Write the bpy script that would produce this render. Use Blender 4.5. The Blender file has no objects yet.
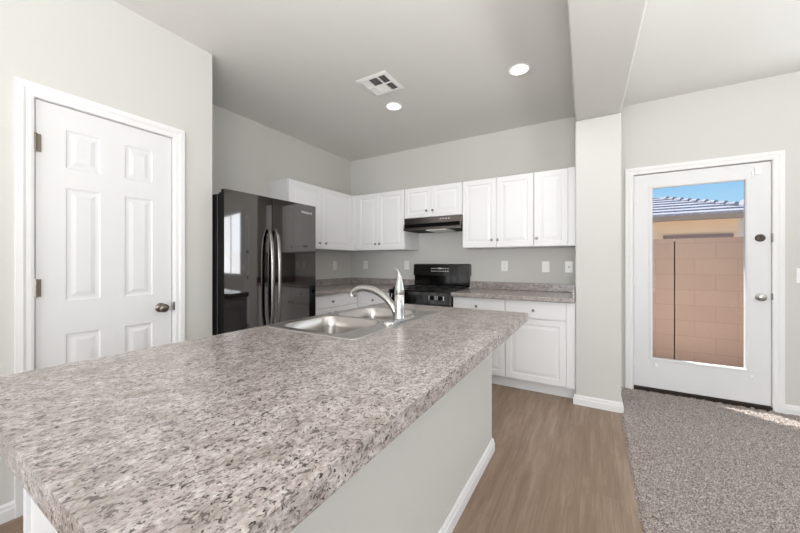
import bpy, bmesh, math, random
import numpy as np
from mathutils import Vector, Matrix

C = bpy.context.scene.collection
S = bpy.context.scene
PI = math.pi
random.seed(4)

# ------------------------------------------------------------------ camera
cd = bpy.data.cameras.new('camera'); cam = bpy.data.objects.new('camera', cd); C.objects.link(cam)
cd.sensor_width = 36.0; cd.lens = 325.5 / 800 * 36; cd.shift_y = -0.00525
cd.clip_start = 0.02; cd.clip_end = 200
cam.location = (0, 0, 1.226); cam.rotation_euler = (PI / 2, 0, math.radians(30.706))
S.camera = cam

# ------------------------------------------------------------------ world, sun, daylight at the windows, added ceiling fill, exposure
w = bpy.data.worlds.new('world'); S.world = w; w.use_nodes = True
wn = w.node_tree.nodes; wl = w.node_tree.links; wn.clear()
wo = wn.new('ShaderNodeOutputWorld'); wb = wn.new('ShaderNodeBackground')
tc = wn.new('ShaderNodeTexCoord'); sp_ = wn.new('ShaderNodeSeparateXYZ'); rp = wn.new('ShaderNodeValToRGB')
for k_ in range(2): rp.color_ramp.elements.new(0.5)
for e_, (p_, c_) in zip(rp.color_ramp.elements, ((0.0, (0.62, 0.80, 0.95)), (0.15, (0.40, 0.69, 0.96)), (0.24, (0.18, 0.48, 0.90)), (1.0, (0.10, 0.30, 0.75)))):
    e_.position = p_; e_.color = (*c_, 1)
wl.new(tc.outputs['Generated'], sp_.inputs[0]); wl.new(sp_.outputs['Z'], rp.inputs[0])
wb.inputs['Strength'].default_value = 1.0
wl.new(rp.outputs[0], wb.inputs[0]); wl.new(wb.outputs[0], wo.inputs[0])

def light(name, kind, loc, direction, energy, color=(1, 1, 1), **kw):
    d = bpy.data.lights.new(name, kind); o = bpy.data.objects.new(name, d); C.objects.link(o)
    o.location = loc; o.rotation_euler = Vector(direction).to_track_quat('-Z', 'Y').to_euler()
    d.energy = energy; d.color = color
    for k, v in kw.items(): setattr(d, k, v)
    return o

light('sun', 'SUN', (-4, 8, 9), (0.425, -0.28, -1.0), 8.0, (1, 0.96, 0.91), angle=0.009)
light('daylight_back_window', 'AREA', (2.10, 3.80, 1.6), (0, -1, 0), 28, (0.88, 0.95, 1.0), shape='RECTANGLE', size=1.1, size_y=1.2)
light('daylight_east_patio', 'AREA', (2.95, -1.2, 1.15), (-1, 0, 0.3), 16, (0.96, 0.98, 1.0), shape='RECTANGLE', size=2.4, size_y=2.1)
light('daylight_south_window', 'AREA', (-0.2, -3.92, 1.35), (0, 1, 0.1), 135, (0.99, 0.995, 1.0), shape='RECTANGLE', size=3.4, size_y=1.9)
light('added_ceiling_fill', 'AREA', (0.0, -0.7, 1.45), (-0.15, 0.6, 1), 60, (1.0, 0.995, 0.985), shape='DISK', size=1.0)  # unseen lamp aimed up, added to brighten the kitchen ceiling
light('added_ceiling_fill_dining', 'AREA', (1.7, 0.6, 1.35), (0, 0, 1), 74, (1.0, 0.995, 0.985), shape='DISK', size=1.0)  # second added lamp, unseen, lifts the dining ceiling and island side

vs = S.view_settings
S.display_settings.display_device = 'sRGB'
vs.view_transform = 'Standard'; vs.look = 'None'; vs.exposure = 0.02; vs.gamma = 1.0; vs.use_curve_mapping = False
S.cycles.use_denoising = True
S.cycles.max_bounces = 14; S.cycles.diffuse_bounces = 8; S.cycles.glossy_bounces = 6; S.cycles.transparent_max_bounces = 12
S.cycles.sample_clamp_indirect = 8.0

# ------------------------------------------------------------------ materials
def s2l(c):
    return tuple(((v / 255) / 12.92 if v / 255 <= 0.04045 else ((v / 255 + 0.055) / 1.055) ** 2.4) for v in c)

def mat(name, rgb=(200, 200, 200), rough=0.5, metal=0.0, spec=0.5, coat=0.0, lin=None):
    m = bpy.data.materials.new(name); m.use_nodes = True
    b = m.node_tree.nodes['Principled BSDF']
    col = lin if lin else s2l(rgb)
    b.inputs['Base Color'].default_value = (*col, 1); b.inputs['Roughness'].default_value = rough
    b.inputs['Metallic'].default_value = metal; b.inputs['Specular IOR Level'].default_value = spec
    b.inputs['Coat Weight'].default_value = coat; b.inputs['Coat Roughness'].default_value = 0.05
    return m

class NG:
    def __init__(s, m): s.m = m; s.n = m.node_tree.nodes; s.l = m.node_tree.links; s.b = s.n['Principled BSDF']
    def add(s, t, **kw):
        n = s.n.new(t)
        for k, v in kw.items(): setattr(n, k, v)
        return n
    def link(s, a, b): s.l.new(a, b)
    def coord(s, scale=(1, 1, 1), rot=(0, 0, 0), loc=(0, 0, 0)):
        tc = s.add('ShaderNodeTexCoord'); mp = s.add('ShaderNodeMapping')
        mp.inputs['Scale'].default_value = scale; mp.inputs['Rotation'].default_value = rot; mp.inputs['Location'].default_value = loc
        s.link(tc.outputs['Object'], mp.inputs['Vector']); return mp.outputs['Vector']
    def noise(s, vec, scale, detail=3, rough=0.5, dist=0.0):
        n = s.add('ShaderNodeTexNoise'); n.inputs['Scale'].default_value = scale; n.inputs['Detail'].default_value = detail
        n.inputs['Roughness'].default_value = rough; n.inputs['Distortion'].default_value = dist
        s.link(vec, n.inputs['Vector']); return n.outputs['Fac']
    def ramp(s, fac, stops):
        r = s.add('ShaderNodeValToRGB'); e = r.color_ramp.elements
        while len(e) < len(stops): e.new(0.5)
        for i, (p, c) in enumerate(stops):
            e[i].position = p; e[i].color = (*c, 1) if len(c) == 3 else c
        s.link(fac, r.inputs['Fac']); return r.outputs['Color']
    def mix(s, fac, a, b, mode='MIX'):
        n = s.add('ShaderNodeMix', data_type='RGBA', blend_type=mode)
        for sock, v in ((n.inputs[0], fac), (n.inputs[6], a), (n.inputs[7], b)):
            if hasattr(v, 'is_linked'): s.link(v, sock)
            elif isinstance(v, (int, float)): sock.default_value = v
            else: sock.default_value = (*v, 1)
        return n.outputs[2]
    def bump(s, h, strength=0.2, dist=0.01):
        n = s.add('ShaderNodeBump'); n.inputs['Strength'].default_value = strength; n.inputs['Distance'].default_value = dist
        s.link(h, n.inputs['Height']); s.link(n.outputs[0], s.b.inputs['Normal'])

def paint(name, rgb, rough=0.75):
    m = mat(name, rgb, rough, spec=0.25); g = NG(m)
    v = g.coord(); n = g.noise(v, 90, 3, 0.55); g.bump(n, 0.10, 0.004); return m

M = {}
M['wall'] = paint('wall_paint', (202, 201, 197))
M['ceiling'] = paint('ceiling_paint', (219, 218, 215), 0.85)
M['white'] = mat('white_trim_paint', (227, 227, 227), 0.4)
M['door'] = mat('white_door_paint', (219, 219, 220), 0.42)
M['cabinet'] = mat('white_cabinet_foil', (228, 228, 229), 0.38)
M['plastic'] = mat('white_plastic', (238, 238, 236), 0.35)
M['nickel'] = mat('satin_nickel', (140, 136, 131), 0.3, 1.0)
M['bronze'] = mat('antique_nickel', (128, 120, 110), 0.3, 1.0)
M['darkbronze'] = mat('dark_bronze', (84, 77, 71), 0.3, 1.0)
M['chrome'] = mat('chrome', (196, 195, 193), 0.2, 1.0)
M['steel'] = mat('brushed_steel', (186, 182, 178), 0.32, 1.0)
M['black'] = mat('black_plastic', (7, 7, 7), 0.45, spec=0.12)
M['blackgloss'] = mat('black_gloss_enamel', (16, 15, 15), 0.12, coat=0.4)
M['iron'] = mat('cast_iron', (18, 18, 18), 0.6)
M['blacksteel'] = mat('black_stainless', (102, 99, 98), 0.045, 1.0)
M['handle'] = mat('black_stainless_handle', (138, 134, 131), 0.22, 1.0)
M['hoodsteel'] = mat('dark_hood_steel', (112, 106, 102), 0.28, 1.0)
M['panelsteel'] = mat('black_panel', (30, 29, 28), 0.2, coat=0.3)
M['lensglass'] = mat('frosted_lens', (235, 232, 228), 0.4)
M['print'] = mat('light_print', (205, 205, 205), 0.5)
M['darkhole'] = mat('dark_recess', (30, 30, 30), 0.9)
M['threshold'] = mat('bronze_threshold', (52, 44, 38), 0.5, 0.6)
M['dirt'] = mat('gravel_ground', (205, 194, 182), 0.9)
M['stucco'] = paint('peach_stucco', (242, 214, 182), 0.9)
M['fascia'] = mat('fascia_paint', (166, 152, 140), 0.7)
M['greytrim'] = mat('window_head_trim', (150, 128, 122), 0.7)
M['whitewall'] = mat('white_stucco', (240, 236, 232), 0.8)

m = mat('lamp_lens', (255, 255, 255)); b = m.node_tree.nodes['Principled BSDF']
b.inputs['Emission Color'].default_value = (1, 0.97, 0.92, 1); b.inputs['Emission Strength'].default_value = 3.2; M['lens'] = m

# window glass that lets daylight through
m = bpy.data.materials.new('window_glass'); m.use_nodes = True; n_ = m.node_tree.nodes; n_.clear()
o_ = n_.new('ShaderNodeOutputMaterial'); mx = n_.new('ShaderNodeMixShader'); tr = n_.new('ShaderNodeBsdfTransparent'); gl = n_.new('ShaderNodeBsdfGlossy')
gl.inputs['Roughness'].default_value = 0.02; tr.inputs['Color'].default_value = (0.96, 0.97, 0.97, 1); mx.inputs[0].default_value = 0.004
m.node_tree.links.new(tr.outputs[0], mx.inputs[1]); m.node_tree.links.new(gl.outputs[0], mx.inputs[2]); m.node_tree.links.new(mx.outputs[0], o_.inputs[0])
M['glass'] = m

# speckled granite-look laminate
def laminate(name, rough=0.2, tint=(1, 1, 1)):
    m = mat(name, (190, 178, 172), rough, spec=0.5); g = NG(m)
    v = g.coord((1, 0.72, 1), (0, 0, math.radians(-8)))
    base = g.noise(v, 105, 4, 0.68, 0.6)
    col = g.ramp(base, [(0.30, s2l((120, 111, 109))), (0.43, s2l((159, 150, 147))), (0.56, s2l((183, 175, 172))), (0.72, s2l((209, 205, 202)))])
    cl = g.noise(v, 20, 3, 0.6, 0.4)
    col = g.mix(g.ramp(cl, [(0.42, (0, 0, 0)), (0.66, (1, 1, 1))]), col, g.mix(0.6, col, s2l((128, 118, 112))))
    fl = g.noise(g.coord((1, 0.62, 1), (0, 0, math.radians(-24)), (3.1, 1.7, 0.4)), 100, 3, 0.6, 1.2)
    col = g.mix(g.ramp(fl, [(0.54, (0, 0, 0)), (0.64, (0.95, 0.95, 0.95))]), col, s2l((92, 84, 83)))
    f2 = g.noise(g.coord((1, 0.7, 1), (0, 0, math.radians(10)), (7.3, 2.2, 5.0)), 165, 2, 0.5, 0.8)
    col = g.mix(g.ramp(f2, [(0.60, (0, 0, 0)), (0.67, (1, 1, 1))]), col, s2l((60, 55, 55)))
    if tint != (1, 1, 1): col = g.mix(1.0, col, tint, 'MULTIPLY')
    g.link(col, g.b.inputs['Base Color']); return m
M['laminate'] = laminate('speckled_laminate')

# vinyl plank floor, planks run along Y
m = mat('vinyl_planks', (160, 138, 118), 0.42, spec=0.4); g = NG(m)
v = g.coord((1, 1, 1), (0, 0, PI / 2), (0.35, 0.06, 0))
br = g.add('ShaderNodeTexBrick'); g.link(v, br.inputs['Vector'])
br.offset = 0.37; br.inputs['Scale'].default_value = 1.0; br.inputs['Brick Width'].default_value = 1.22; br.inputs['Row Height'].default_value = 0.18
br.inputs['Mortar Size'].default_value = 0.0011; br.inputs['Mortar Smooth'].default_value = 0.3; br.inputs['Bias'].default_value = 0.0
br.inputs['Color1'].default_value = (0, 0, 0, 1); br.inputs['Color2'].default_value = (1, 1, 1, 1); br.inputs['Mortar'].default_value = (0.5, 0.5, 0.5, 1)
tone = g.ramp(br.outputs['Color'], [(0.0, s2l((142, 121, 102))), (0.5, s2l((149, 128, 110))), (1.0, s2l((157, 137, 119)))])
sx = g.add('ShaderNodeMapping'); g.link(g.coord(), sx.inputs['Vector']); sx.inputs['Scale'].default_value = (38, 1.6, 1)
off = g.mix(1.0, sx.outputs[0], br.outputs['Color'], 'ADD')
gr = g.noise(off, 1.0, 5, 0.6, 0.8)
col = g.mix(g.ramp(gr, [(0.34, (0.4, 0.4, 0.4)), (0.64, (0, 0, 0))]), tone, s2l((118, 98, 80)))
sy = g.add('ShaderNodeMapping'); g.link(g.coord(), sy.inputs['Vector']); sy.inputs['Scale'].default_value = (6, 0.8, 1)
bl = g.noise(sy.outputs[0], 1.0, 2, 0.5, 0.5)
col = g.mix(g.ramp(bl, [(0.46, (0, 0, 0)), (0.74, (0.6, 0.6, 0.6))]), col, s2l((120, 97, 78)))
sz = g.add('ShaderNodeMapping'); g.link(g.coord(), sz.inputs['Vector']); sz.inputs['Scale'].default_value = (26, 2.2, 1)
ml = g.noise(sz.outputs[0], 1.0, 6, 0.7, 0.35)
col = g.mix(g.ramp(ml, [(0.44, (0, 0, 0)), (0.68, (0.55, 0.55, 0.55))]), col, s2l((110, 89, 72)))
col = g.mix(g.ramp(ml, [(0.30, (0.3, 0.3, 0.3)), (0.46, (0, 0, 0))]), col, s2l((176, 158, 142)))
col = g.mix(br.outputs['Fac'], col, s2l((116, 99, 84)))
g.link(col, g.b.inputs['Base Color']); M['vinyl'] = m

# carpet
m = mat('grey_brown_carpet', (140, 130, 126), 0.95, spec=0.1); g = NG(m)
v = g.coord(); a = g.noise(v, 150, 3, 0.7); c_ = g.noise(v, 50, 3, 0.6)
col = g.ramp(a, [(0.34, s2l((78, 70, 67))), (0.48, s2l((150, 141, 136))), (0.64, s2l((206, 198, 193)))])
col = g.mix(g.ramp(c_, [(0.4, (0, 0, 0)), (0.7, (0.4, 0.4, 0.4))]), col, s2l((124, 114, 108)))
g.link(col, g.b.inputs['Base Color']); g.bump(a, 0.5, 0.01); M['carpet'] = m

# block wall (courses and joints), x along, z up
m = mat('block_wall', (196, 158, 138), 0.9, spec=0.1); g = NG(m)
v = g.coord((1, 1, 1), (-PI / 2, 0, 0), (40.6, 20.3, 0))
br = g.add('ShaderNodeTexBrick'); g.link(v, br.inputs['Vector']); br.offset = 0.5
br.inputs['Scale'].default_value = 1.0; br.inputs['Brick Width'].default_value = 0.406; br.inputs['Row Height'].default_value = 0.203
br.inputs['Mortar Size'].default_value = 0.004; br.inputs['Mortar Smooth'].default_value = 0.6
br.inputs['Color1'].default_value = (*s2l((208, 176, 155)), 1); br.inputs['Color2'].default_value = (*s2l((203, 171, 150)), 1); br.inputs['Mortar'].default_value = (*s2l((188, 157, 138)), 1)
nz = g.noise(g.coord(), 60, 4, 0.7)
col = g.mix(g.ramp(nz, [(0.3, (0.35, 0.35, 0.35)), (0.7, (0, 0, 0))]), br.outputs['Color'], s2l((178, 149, 133)))
g.link(col, g.b.inputs['Base Color']); g.bump(nz, 0.3, 0.01); M['block'] = m

m = mat('grey_roof_tile', (172, 166, 172), 0.85); g = NG(m)
nz = g.noise(g.coord(), 12, 3, 0.6)
g.link(g.ramp(nz, [(0.3, s2l((150, 146, 150))), (0.7, s2l((182, 178, 182)))]), g.b.inputs['Base Color']); M['tile'] = m
M['tileedge'] = mat('roof_tile_butt', (112, 104, 112), 0.9)

# ------------------------------------------------------------------ mesh helpers
def box(bm, x0, x1, y0, y1, z0, z1):
    vs_ = [bm.verts.new(p) for p in ((x0, y0, z0), (x1, y0, z0), (x1, y1, z0), (x0, y1, z0), (x0, y0, z1), (x1, y0, z1), (x1, y1, z1), (x0, y1, z1))]
    for f in ((0, 3, 2, 1), (4, 5, 6, 7), (0, 1, 5, 4), (1, 2, 6, 5), (2, 3, 7, 6), (3, 0, 4, 7)):
        bm.faces.new([vs_[i] for i in f])

def ring_loft(bm, rings, closed=True, cap0=True, cap1=True):
    """rings: list of lists of points with equal length"""
    R = [[bm.verts.new(p) for p in r] for r in rings]; n = len(R[0])
    for a, b_ in zip(R, R[1:]):
        for i in range(n if closed else n - 1):
            bm.faces.new((a[i], a[(i + 1) % n], b_[(i + 1) % n], b_[i]))
    if cap0: bm.faces.new(R[0][::-1])
    if cap1: bm.faces.new(R[-1])
    return R

def frame_of(t):
    t = Vector(t).normalized(); u = Vector((0, 0, 1)) if abs(t.z) < 0.9 else Vector((1, 0, 0))
    a = t.cross(u).normalized(); return a, t.cross(a).normalized()

def tube(bm, pts, rad, seg=16, flat=1.0):
    pts = [Vector(p) for p in pts]; rs = rad if isinstance(rad, (list, tuple)) else [rad] * len(pts)
    rings = []; prev = None
    for i, p in enumerate(pts):
        t = (pts[min(i + 1, len(pts) - 1)] - pts[max(i - 1, 0)]).normalized()
        if prev is None: a, b_ = frame_of(t)
        else:
            a = (prev - t * prev.dot(t)).normalized(); b_ = t.cross(a)
        prev = a
        rings.append([p + a * (rs[i] * math.cos(2 * PI * k / seg)) + b_ * (rs[i] * flat * math.sin(2 * PI * k / seg)) for k in range(seg)])
    ring_loft(bm, rings)

def lathe(bm, prof, origin=(0, 0, 0), axis='Z', seg=24, cap0=True, cap1=True):
    o = Vector(origin); rings = []
    ax = {'X': (Vector((0, 1, 0)), Vector((0, 0, 1)), Vector((1, 0, 0))), 'Y': (Vector((1, 0, 0)), Vector((0, 0, 1)), Vector((0, 1, 0))), 'Z': (Vector((1, 0, 0)), Vector((0, 1, 0)), Vector((0, 0, 1)))}[axis]
    for r, h in prof:
        rings.append([o + ax[0] * (r * math.cos(2 * PI * k / seg)) + ax[1] * (r * math.sin(2 * PI * k / seg)) + ax[2] * h for k in range(seg)])
    ring_loft(bm, rings, True, cap0, cap1)

def smooth_path(pts, n=6):
    P = [Vector(p) for p in pts]; out = []
    for i in range(len(P) - 1):
        p0, p1, p2, p3 = P[max(i - 1, 0)], P[i], P[i + 1], P[min(i + 2, len(P) - 1)]
        for k in range(n):
            t = k / n
            out.append(0.5 * ((2 * p1) + (p2 - p0) * t + (2 * p0 - 5 * p1 + 4 * p2 - p3) * t * t + (3 * p1 - p0 - 3 * p2 + p3) * t ** 3))
    out.append(P[-1]); return out

def rrect(x0, x1, y0, y1, r, z, seg=6):
    pts = []
    for cx, cy, a0 in ((x1 - r, y1 - r, 0), (x0 + r, y1 - r, PI / 2), (x0 + r, y0 + r, PI), (x1 - r, y0 + r, 3 * PI / 2)):
        for k in range(seg + 1):
            a = a0 + PI / 2 * k / seg; pts.append((cx + r * math.cos(a), cy + r * math.sin(a), z))
    return pts

def panel_slab(bm, w_, h, t, panels, rings):
    """slab x 0..w_, z 0..h, front at y=0, back at y=t, with nested raised/recessed panels on the front"""
    xs = sorted({0, w_, *[p[0] for p in panels], *[p[1] for p in panels]}); zs = sorted({0, h, *[p[2] for p in panels], *[p[3] for p in panels]})
    vd = {}
    def V(x, y, z):
        k = (round(x, 5), round(y, 5), round(z, 5))
        if k not in vd: vd[k] = bm.verts.new((x, y, z))
        return vd[k]
    for i in range(len(xs) - 1):
        for j in range(len(zs) - 1):
            a, b_, c, d = xs[i], xs[i + 1], zs[j], zs[j + 1]
            if any(abs(p[0] - a) < 1e-6 and abs(p[1] - b_) < 1e-6 and abs(p[2] - c) < 1e-6 and abs(p[3] - d) < 1e-6 for p in panels):
                prev = [V(a, 0, c), V(b_, 0, c), V(b_, 0, d), V(a, 0, d)]
                for ins, dep in rings:
                    cur = [V(a + ins, dep, c + ins), V(b_ - ins, dep, c + ins), V(b_ - ins, dep, d - ins), V(a + ins, dep, d - ins)]
                    for k in range(4): bm.faces.new((prev[k], prev[(k + 1) % 4], cur[(k + 1) % 4], cur[k]))
                    prev = cur
                bm.faces.new(prev)
            else:
                bm.faces.new((V(a, 0, c), V(b_, 0, c), V(b_, 0, d), V(a, 0, d)))
    # sides and back
    for i in range(len(xs) - 1):
        a, b_ = xs[i], xs[i + 1]
        bm.faces.new((V(a, 0, 0), V(a, t, 0), V(b_, t, 0), V(b_, 0, 0))); bm.faces.new((V(a, 0, h), V(b_, 0, h), V(b_, t, h), V(a, t, h)))
    for j in range(len(zs) - 1):
        a, b_ = zs[j], zs[j + 1]
        bm.faces.new((V(0, 0, a), V(0, 0, b_), V(0, t, b_), V(0, t, a))); bm.faces.new((V(w_, 0, a), V(w_, t, a), V(w_, t, b_), V(w_, 0, b_)))
    bm.faces.new([V(x, t, 0) for x in xs] + [V(w_, t, z) for z in zs[1:]] + [V(x, t, h) for x in xs[-2::-1]] + [V(0, t, z) for z in zs[-2:0:-1]])

def obj(name, bm, m, parent=None, bevel=0.0, smooth=False, seg=2, loc=None, mats=None):
    bmesh.ops.recalc_face_normals(bm, faces=bm.faces)
    me = bpy.data.meshes.new(name); bm.to_mesh(me); bm.free()
    for mm in (mats or [m]): me.materials.append(mm)
    if smooth:
        for p in me.polygons: p.use_smooth = True
    o = bpy.data.objects.new(name, me); C.objects.link(o)
    if parent: o.parent = parent
    if loc: o.location = loc
    if bevel:
        md = o.modifiers.new('bevel', 'BEVEL'); md.width = bevel; md.segments = seg; md.limit_method = 'ANGLE'; md.angle_limit = math.radians(40); md.harden_normals = False
    if smooth == 'auto' or (smooth and True):
        try:
            me.set_sharp_from_angle(angle=math.radians(42))
        except Exception: pass
    return o

def bx(name, m, parent, *dims, bevel=0.0, seg=2):
    bm = bmesh.new()
    if len(dims) == 6 and not isinstance(dims[0], (tuple, list)): box(bm, *dims)
    else:
        for d in dims: box(bm, *d)
    return obj(name, bm, m, parent, bevel, seg=seg)

def tag(o, label, cat, group=None, kind=None):
    o['label'] = label; o['category'] = cat
    if group: o['group'] = group
    if kind: o['kind'] = kind
    return o

def thing(name, label, cat, loc=(0, 0, 0), rotz=0, group=None, kind=None):
    o = bpy.data.objects.new(name, None); C.objects.link(o); o.empty_display_size = 0.05
    o.location = loc; o.rotation_euler = (0, 0, rotz); return tag(o, label, cat, group, kind)

def struct(o, label, cat): return tag(o, label, cat, kind='structure')

def dup(root, loc, rotz, label, group=None):
    r = root.copy(); C.objects.link(r); r.location = loc; r.rotation_euler = (0, 0, rotz); r['label'] = label
    if group: r['group'] = group
    for ch in list(root.children):
        c = ch.copy(); C.objects.link(c); c.parent = r
        for g_ in ch.children:
            d = g_.copy(); C.objects.link(d); d.parent = c
    return r

# ------------------------------------------------------------------ key dimensions
XL, XA, YB, ZC = -2.396, -3.139, 3.843, 2.745
YRET = 1.3456
XE, YS = 3.0, -4.0
PX0, PX1, PY, ZB = -0.135, 0.197, 3.203, 2.45
WT = 0.28                                            # outside wall thickness

# ------------------------------------------------------------------ setting: floor, carpet, walls, ceiling, beam
o = bx('floor', M['vinyl'], None, XA - 0.1, PX1 + 0.05, YS, YB, -0.1, 0.0)
struct(o, 'grey brown wood look vinyl plank floor around the island', 'floor')

def carpet():
    x0, x1, y0, y1, st = 0.196, 2.2, 0.7, 3.842, 0.0075
    nx, ny = int((x1 - x0) / st), int((y1 - y0) / st)
    X, Y = np.meshgrid(np.linspace(x0, x1, nx), np.linspace(y0, y1, ny))
    rng = np.random.default_rng(3)
    def sm(a, k):
        for _ in range(k):
            a = (a + np.roll(a, 1, 0) + np.roll(a, -1, 0) + np.roll(a, 1, 1) + np.roll(a, -1, 1)) / 5
        return a
    nz = sm(rng.standard_normal((ny, nx)), 1); nz2 = sm(rng.standard_normal((ny, nx)), 5); nz2 /= nz2.std()
    Z = 0.011 + 0.0042 * nz / nz.std() * 0.8 + 0.0016 * nz2
    X = X + 0.002 * rng.standard_normal((ny, nx))
    e = sm(rng.standard_normal((ny, nx)), 3)[:, 0]; e = e / e.std()
    X[:, 0] = x0 - 0.006 + 0.0035 * e; Z[:, 0] = 0.0008
    X[:, 1] = np.maximum(X[:, 1], X[:, 0] + 0.002)
    v = np.stack([X, Y, np.clip(Z, 0.0008, 0.03)], -1).reshape(-1, 3)
    i = np.arange(ny - 1)[:, None] * nx + np.arange(nx - 1)[None, :]
    f = np.stack([i, i + 1, i + nx + 1, i + nx], -1).reshape(-1, 4)
    nv = len(v)
    extra = [(x0, YS, 0.011), (XE, YS, 0.011), (XE, y0, 0.011), (x0, y0, 0.011), (x1, y0, 0.011), (XE, YB, 0.011), (x1, YB, 0.011)]
    verts = v.tolist() + extra
    faces = f.tolist() + [[nv, nv + 1, nv + 2, nv + 3], [nv + 4, nv + 2, nv + 5, nv + 6]]
    me = bpy.data.meshes.new('floor_carpet'); me.from_pydata(verts, [], faces); me.materials.append(M['carpet'])
    ob = bpy.data.objects.new('floor_carpet', me); C.objects.link(ob); return ob
struct(carpet(), 'grey brown cut pile carpet in front of the glass door', 'carpet')
o = bx('floor_slab', M['dirt'], None, PX1 + 0.05, XE, YS, YB, -0.1, -0.001)
struct(o, 'slab under the carpet', 'floor')

LD0, LD1, DH = 0.469, 1.081, 2.045                   # pantry door opening (Y)
RD0, RD1 = 0.337, 1.254                              # glass door opening (X)
J = 0.02                                             # jamb clearance

struct(bx('wall_left', M['wall'], None, (XL - 0.12, XL, YS, LD0 - J, 0, ZC), (XL - 0.12, XL, LD1 + J, YRET, 0, ZC), (XL - 0.12, XL, LD0 - J, LD1 + J, DH + J, ZC),
          (XA, XL - 0.12, YRET - 0.12, YRET, 0, ZC)), 'light grey painted wall around the white pantry door', 'wall')
struct(bx('wall_alcove', M['wall'], None, XA - 0.12, XA, YS, YB + WT, 0, ZC), 'light grey painted wall behind the fridge and left cabinets', 'wall')
struct(bx('wall_back', M['wall'], None, (XA, RD0 - J, YB, YB + WT, 0, ZC), (RD1 + J, 1.55, YB, YB + WT, 0, ZC), (2.65, XE + 0.2, YB, YB + WT, 0, ZC), (1.55, 2.65, YB, YB + WT, 0, 1.0), (1.55, 2.65, YB, YB + WT, 2.2, ZC), (RD0 - J, RD1 + J, YB, YB + WT, DH + 0.015 + J, ZC)),
       'light grey painted wall behind the stove and around the glass door', 'wall')
struct(bx('wall_south', M['wall'], None, (XA, -1.9, YS - 0.2, YS, 0, ZC), (1.5, XE + 0.2, YS - 0.2, YS, 0, ZC), (-1.9, 1.5, YS - 0.2, YS, 0, 0.4), (-1.9, 1.5, YS - 0.2, YS, 2.3, ZC)), 'light grey wall behind the camera', 'wall')
struct(bx('wall_east', M['wall'], None, (XE, XE + 0.2, YS, -2.4, 0, ZC), (XE, XE + 0.2, 0.0, YB, 0, ZC), (XE, XE + 0.2, -2.4, 0.0, 0, 0.1), (XE, XE + 0.2, -2.4, 0.0, 2.2, ZC)), 'light grey wall right of the dining area', 'wall')
struct(bx('wall_pillar', M['wall'], None, PX0, PX1, PY, YB, 0, ZB, bevel=0.012, seg=3), 'light grey wall stub between the kitchen and the glass door', 'wall')
bm = bmesh.new(); sk_ = 0.018 * (PY - YS)
ring_loft(bm, [[(PX0 + sh, y, ZB), (PX1 + sh, y, ZB), (PX1 + sh, y, ZC), (PX0 + sh, y, ZC)] for y, sh in ((YS, sk_), (PY, 0), (YB, 0))])
struct(obj('beam', bm, M['wall'], bevel=0.012, seg=3), 'light grey dropped beam running overhead from the wall stub', 'beam')

LIGHTS = [(-1.668, 2.692, 0.069), (-0.502, 2.681, 0.071)]
def ceiling():
    bm = bmesh.new(); outer = [bm.verts.new((x, y, ZC)) for x, y in ((XA, YS), (XE, YS), (XE, YB), (XA, YB))]
    E = [bm.edges.new((outer[i], outer[(i + 1) % 4])) for i in range(4)]
    for cx, cy, r in LIGHTS:
        c = [bm.verts.new((cx + r * math.cos(2 * PI * k / 32), cy + r * math.sin(2 * PI * k / 32), ZC)) for k in range(32)]
        E += [bm.edges.new((c[i], c[(i + 1) % 32])) for i in range(32)]
    bmesh.ops.triangle_fill(bm, use_beauty=True, use_dissolve=False, edges=E)
    return bm
bm = ceiling(); box(bm, XA - 0.1, XE + 0.2, YS - 0.2, YB + WT, ZC + 0.12, ZC + 0.2)
struct(obj('ceiling', bm, M['ceiling']), 'flat light grey ceiling over the kitchen', 'ceiling')

# baseboards
def baseboard(name, pts, parent=None, side=1, h=0.083, t=0.014):
    """pts: polyline in plan along the wall face; the board grows to its left*side"""
    bm = bmesh.new(); P = [Vector((x, y, 0)) for x, y in pts]
    offs = []
    for i, p in enumerate(P):
        ns = []
        for a, b_ in ((i - 1, i), (i, i + 1)):
            if 0 <= a and b_ < len(P):
                d = (P[b_] - P[a]).normalized(); ns.append(Vector((-d.y, d.x, 0)) * side)
        if len(ns) == 2:
            n = (ns[0] + ns[1]).normalized(); n = n / max(0.3, n.dot(ns[0]))
        else: n = ns[0]
        offs.append(n)
    prof = [(0, 0.0), (t, 0.0), (t, h * 0.62), (t * 0.72, h * 0.70), (t * 0.72, h * 0.86), (t * 0.3, h), (0, h)]
    rings = [[p + n * d + Vector((0, 0, z)) for d, z in prof] for p, n in zip(P, offs)]
    ring_loft(bm, rings); return obj(name, bm, M['white'], parent)
g_ = 0.001
struct(baseboard('baseboard_left', [(XL + g_, YS + 0.02), (XL + g_, 0.400)], side=-1), 'white baseboard left of the pantry door', 'baseboard')
struct(baseboard('baseboard_left', [(XL + g_, 1.15), (XL + g_, YRET)], side=-1), 'white baseboard between pantry door and fridge', 'baseboard')
struct(baseboard('baseboard_pillar', [(PX0 - g_, PY + 0.03), (PX0 - g_, PY - g_), (PX1 + g_, PY - g_), (PX1 + g_, YB - 0.002)], side=-1), 'white baseboard wrapped around the wall stub', 'baseboard')
struct(baseboard('baseboard_back', [(1.325, YB - g_), (XE, YB - g_)], side=-1), 'white baseboard right of the glass door', 'baseboard')

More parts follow.
